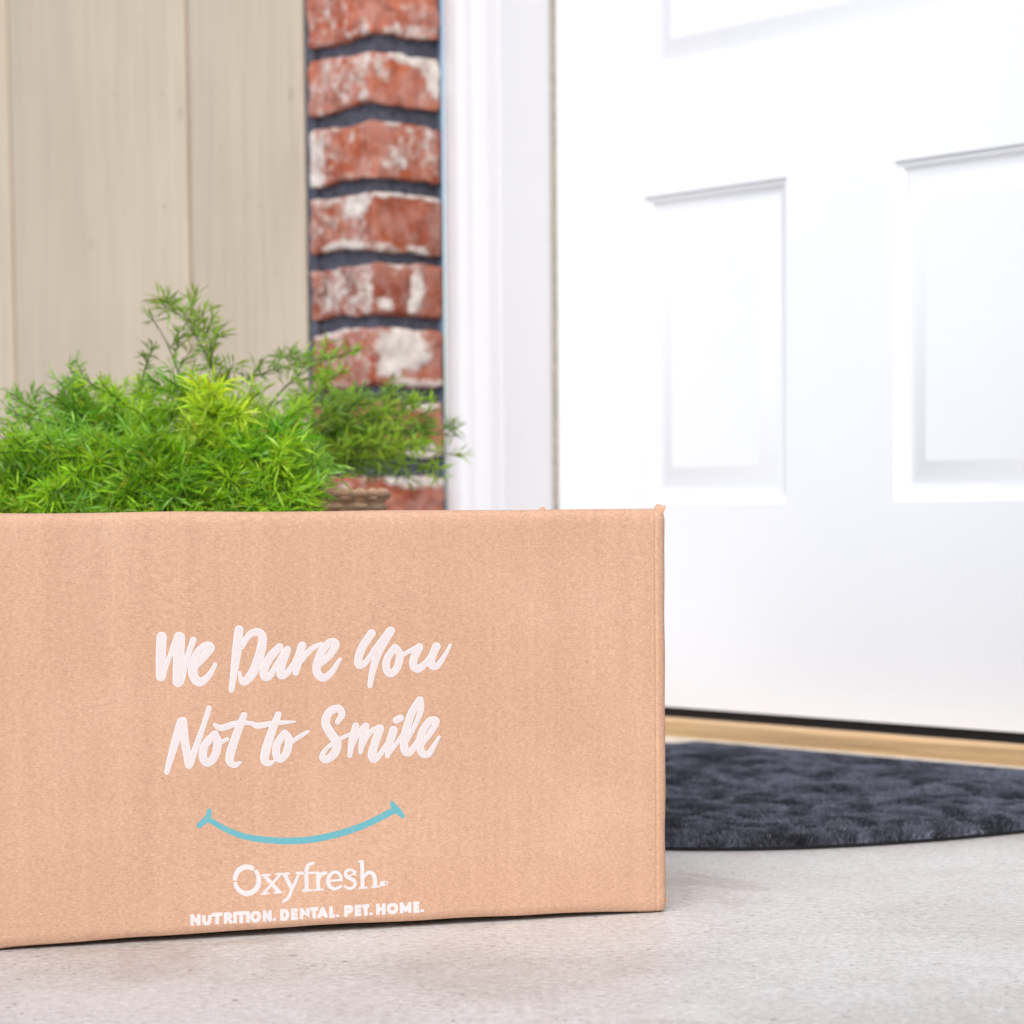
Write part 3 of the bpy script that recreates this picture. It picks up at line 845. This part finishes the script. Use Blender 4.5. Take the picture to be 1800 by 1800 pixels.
def frond(P0, P1, P2, tint, seed, density=1.0, nlen=.018, branch=.030, start=.22, nw=.00085):
    r_ = random.Random(seed)
    tint = (tint[0] * 1.45 + .02, tint[1] * 1.28 + .02, tint[2] * 1.1)
    V, T, C = [], [], []
    base = Vector((PX, PY, 0))
    P0, P1, P2 = P0 - base, P1 - base, P2 - base
    def bez(t): return P0 * (1-t)**2 + P1 * 2*t*(1-t) + P2 * t*t
    def rv(s=1.0): return Vector((r_.gauss(0, s), r_.gauss(0, s), r_.gauss(0, s)))
    stemc = (.10, .18, .035)
    def tube(a, b, w0, w1):
        d = (b - a)
        if d.length < 1e-6: return
        d.normalize(); u = d.orthogonal().normalized(); v = d.cross(u)
        n0 = len(V)
        for p, w_ in ((a, w0), (b, w1)):
            for k in range(3):
                an = k * 2.094
                V.append(p + (u * math.cos(an) + v * math.sin(an)) * w_); C.append(stemc)
        for k in range(3):
            j = (k + 1) % 3
            T.extend([(n0+k, n0+j, n0+3+j), (n0+k, n0+3+j, n0+3+k)])
    def needle(p, d, L, w_, c):
        d = d.normalized(); u = d.cross(rv()).normalized(); 
        mid = p + d * L * .5; end = p + d * L + Vector((0, 0, -L * .10))
        n0 = len(V)
        V.extend([p, mid + u * w_, end, mid - u * w_]); C.extend([c] * 4)
        T.extend([(n0, n0+1, n0+2), (n0, n0+2, n0+3)])
    L = (P1 - P0).length + (P2 - P1).length
    ns = max(8, int(L / .012))
    prev = bez(0)
    for k in range(1, ns + 1):
        q = bez(k / ns); tube(prev, q, .0011 * (1 - .6 * (k-1) / ns), .0011 * (1 - .6 * k / ns)); prev = q
    nb = int(L * (1 - start) / .0075 * density)
    for k in range(nb):
        t = start + (1 - start) * (k + r_.random() * .8) / nb
        p = bez(min(t, 1)); tg_ = (bez(min(1, t + .02)) - bez(t - .02)).normalized()
        side = rv(); side = (side - tg_ * side.dot(tg_)).normalized()
        side.z = abs(side.z) * .7 + .08
        bl = branch * (.45 + .75 * (1 - abs(t - .55))) * r_.uniform(.6, 1.1) * (1.0 if t < .9 else .6)
        bd = (tg_ * .75 + side).normalized()
        e = p + bd * bl + Vector((0, 0, -bl * .12))
        tube(p, e, .0006, .0004)
        nn = max(2, int(bl / .0048))
        for j in range(nn + 1):
            pp = p.lerp(e, (j + .4) / (nn + .4))
            for _ in range(4):
                d = bd * r_.uniform(.15, 1.0) + rv(.62); d.z += .12
                f = r_.uniform(.72, 1.3); g2 = r_.uniform(.85, 1.2)
                c = (tint[0] * f * g2, tint[1] * f, tint[2] * f)
                if r_.random() < .03: c = (.34, .33, .03)
                if r_.random() < .06: c = (tint[0] + .08, tint[1] + .08, tint[2] + .08)  # scattered paler needles: glossy leaf glints put into the colour
                needle(pp, d, nlen * r_.uniform(.6, 1.15), nw * r_.uniform(.75, 1.2), c)
    tri_obj('frond', np.array([tuple(v) for v in V]), np.array(T), M['leaf'], fern, np.array(C))

TINTS = [(.13, .34, .02), (.18, .42, .022), (.22, .47, .025), (.27, .52, .03), (.09, .25, .02), (.20, .42, .02), (.30, .50, .06), (.19, .44, .08)]
prof_x = [-150, 0, 33, 67, 133, 157, 183, 233, 300, 340, 387, 433, 467, 500, 533, 560, 580, 620]
prof_y = [790, 765, 725, 700, 664, 652, 676, 678, 684, 686, 684, 700, 697, 710, 732, 785, 840, 900]
rs = random.Random(21)
def root():
    a, r_ = rs.uniform(0, 6.283), .07 * math.sqrt(rs.random())
    return Vector((PX + r_ * math.cos(a), PY + r_ * math.sin(a), .254))
cnt = 0
while cnt < 165:
    x = rs.uniform(-150, 572)
    top = float(np.interp(x, prof_x, prof_y))
    y = top + rs.uniform(-6, 46) + (975 - top) * rs.random() ** .85
    Y = rs.uniform(1.80, 1.86) if y > 850 else (rs.uniform(1.81, 2.06) if y > 780 else rs.uniform(1.87, 2.10))
    tip = at(x, y, Y)
    p0 = root(); d = tip - p0
    ctl = p0 + d * .45 + Vector((0, 0, max(.012, .05 - d.z * .25)))
    hi = float(np.interp(x, prof_x, prof_y))
    if tip.z < .19: continue
    tint = rs.choice(TINTS)
    if 330 < x < 450 and y < 760: tint = (.22, .42, .03)
    if y > 860 and rs.random() < .2: tint = (.16, .40, .06)
    frond(p0, ctl, tip, tint, 100 + cnt, density=.95, nlen=.0175, branch=.028, start=.45, nw=.00075)
    cnt += 1
# lime rosettes and yellowing sprays that show in the photograph
for i, (x, y, Y, tint) in enumerate([(385, 692, 1.86, (.42, .62, .05)), (400, 735, 1.85, (.38, .60, .05)), (365, 725, 1.85, (.34, .56, .05)), (165, 850, 1.86, (.50, .38, .03)), (60, 860, 1.86, (.38, .46, .03)),
                                    (110, 880, 1.84, (.22, .46, .12)), (245, 835, 1.84, (.22, .44, .12)), (430, 800, 1.83, (.14, .40, .03)), (520, 770, 1.86, (.14, .40, .03)), (480, 850, 1.83, (.12, .38, .03))]):
    tip = at(x, y, Y); p0 = root(); d = tip - p0
    frond(p0, p0 + d * .5 + Vector((0, 0, .03)), tip, tint, 400 + i, density=1.3, nlen=.021, branch=.022, start=.72, nw=.0013)
for i in range(34):
    x = 40 + 520 * (i + rs.random()) / 34
    tip = at(x, rs.uniform(880, 985), rs.uniform(1.785, 1.825)); p0 = root(); d = tip - p0
    frond(p0, p0 + d * .6 + Vector((0, 0, .085)), tip, rs.choice(TINTS), 450 + i, density=1.0, nlen=.0185, branch=.024, start=.5)
for i, (x, y) in enumerate([(5, 745), (25, 728), (45, 712), (15, 790), (245, 672), (262, 690), (282, 680), (300, 668), (318, 690), (335, 676), (270, 720), (310, 725), (455, 690), (490, 705), (520, 722), (100, 690), (190, 690)]):
    tip = at(x, y, rs.uniform(1.92, 2.06)); p0 = root(); d = tip - p0
    frond(p0, p0 + d * .45 + Vector((0, 0, .02)), tip, rs.choice(TINTS), 700 + i, density=.8, nlen=.017, branch=.027, start=.4, nw=.00075)
# tall open frond, the smaller one beside it and the sprig reaching towards the bricks
olive = (.115, .22, .04)
frond(at(400, 740, 2.0), at(375, 600, 2.02), at(288, 528, 2.04), (.16, .29, .045), 501, density=1.25, nlen=.019, branch=.024, start=.12)
frond(at(330, 760, 2.0), at(325, 640, 2.02), at(268, 560, 2.03), olive, 502, density=.5, nlen=.016, branch=.018, start=.2)
frond(at(250, 740, 2.0), at(240, 660, 2.02), at(272, 610, 2.03), olive, 503, density=.5, nlen=.014, branch=.016, start=.2)
frond(at(350, 720, 2.02), at(430, 652, 2.08), at(560, 632, 2.16), olive, 504, density=.55, nlen=.016, branch=.022, start=.2)
frond(at(470, 720, 2.08), at(520, 640, 2.12), at(610, 625, 2.20), (.15, .33, .03), 505, density=.45, nlen=.016, branch=.03, start=.3)
frond(at(120, 760, 1.98), at(110, 690, 2.0), at(150, 648, 2.0), (.12, .30, .03), 506, density=.8, nlen=.015, branch=.02, start=.2)
frond(at(60, 780, 1.98), at(50, 720, 2.0), at(40, 705, 2.0), (.12, .30, .03), 507, density=.8, nlen=.015, branch=.02, start=.2)
# far-side sprays against the brick pillar and door frame
for i, (x, y) in enumerate([(585, 665), (600, 705), (650, 712), (690, 695), (735, 705), (760, 735), (808, 768), (795, 800), (775, 838), (730, 845), (690, 800), (650, 770), (665, 845), (620, 815), (745, 790), (600, 770), (715, 765)]):
    Y = rs.uniform(2.12, 2.28)
    tip = at(x, y, Y); p0 = Vector((PX + rs.uniform(-.02, .07), PY + rs.uniform(.02, .08), .256)); d = tip - p0
    ctl = p0 + d * .5 + Vector((0, 0, .035 + rs.uniform(0, .02)))
    frond(p0, ctl, tip, rs.choice([(.13, .28, .03), (.16, .33, .035), (.20, .38, .035), (.10, .22, .05)]), 600 + i, density=.6, nlen=.016, branch=.027, start=.3)
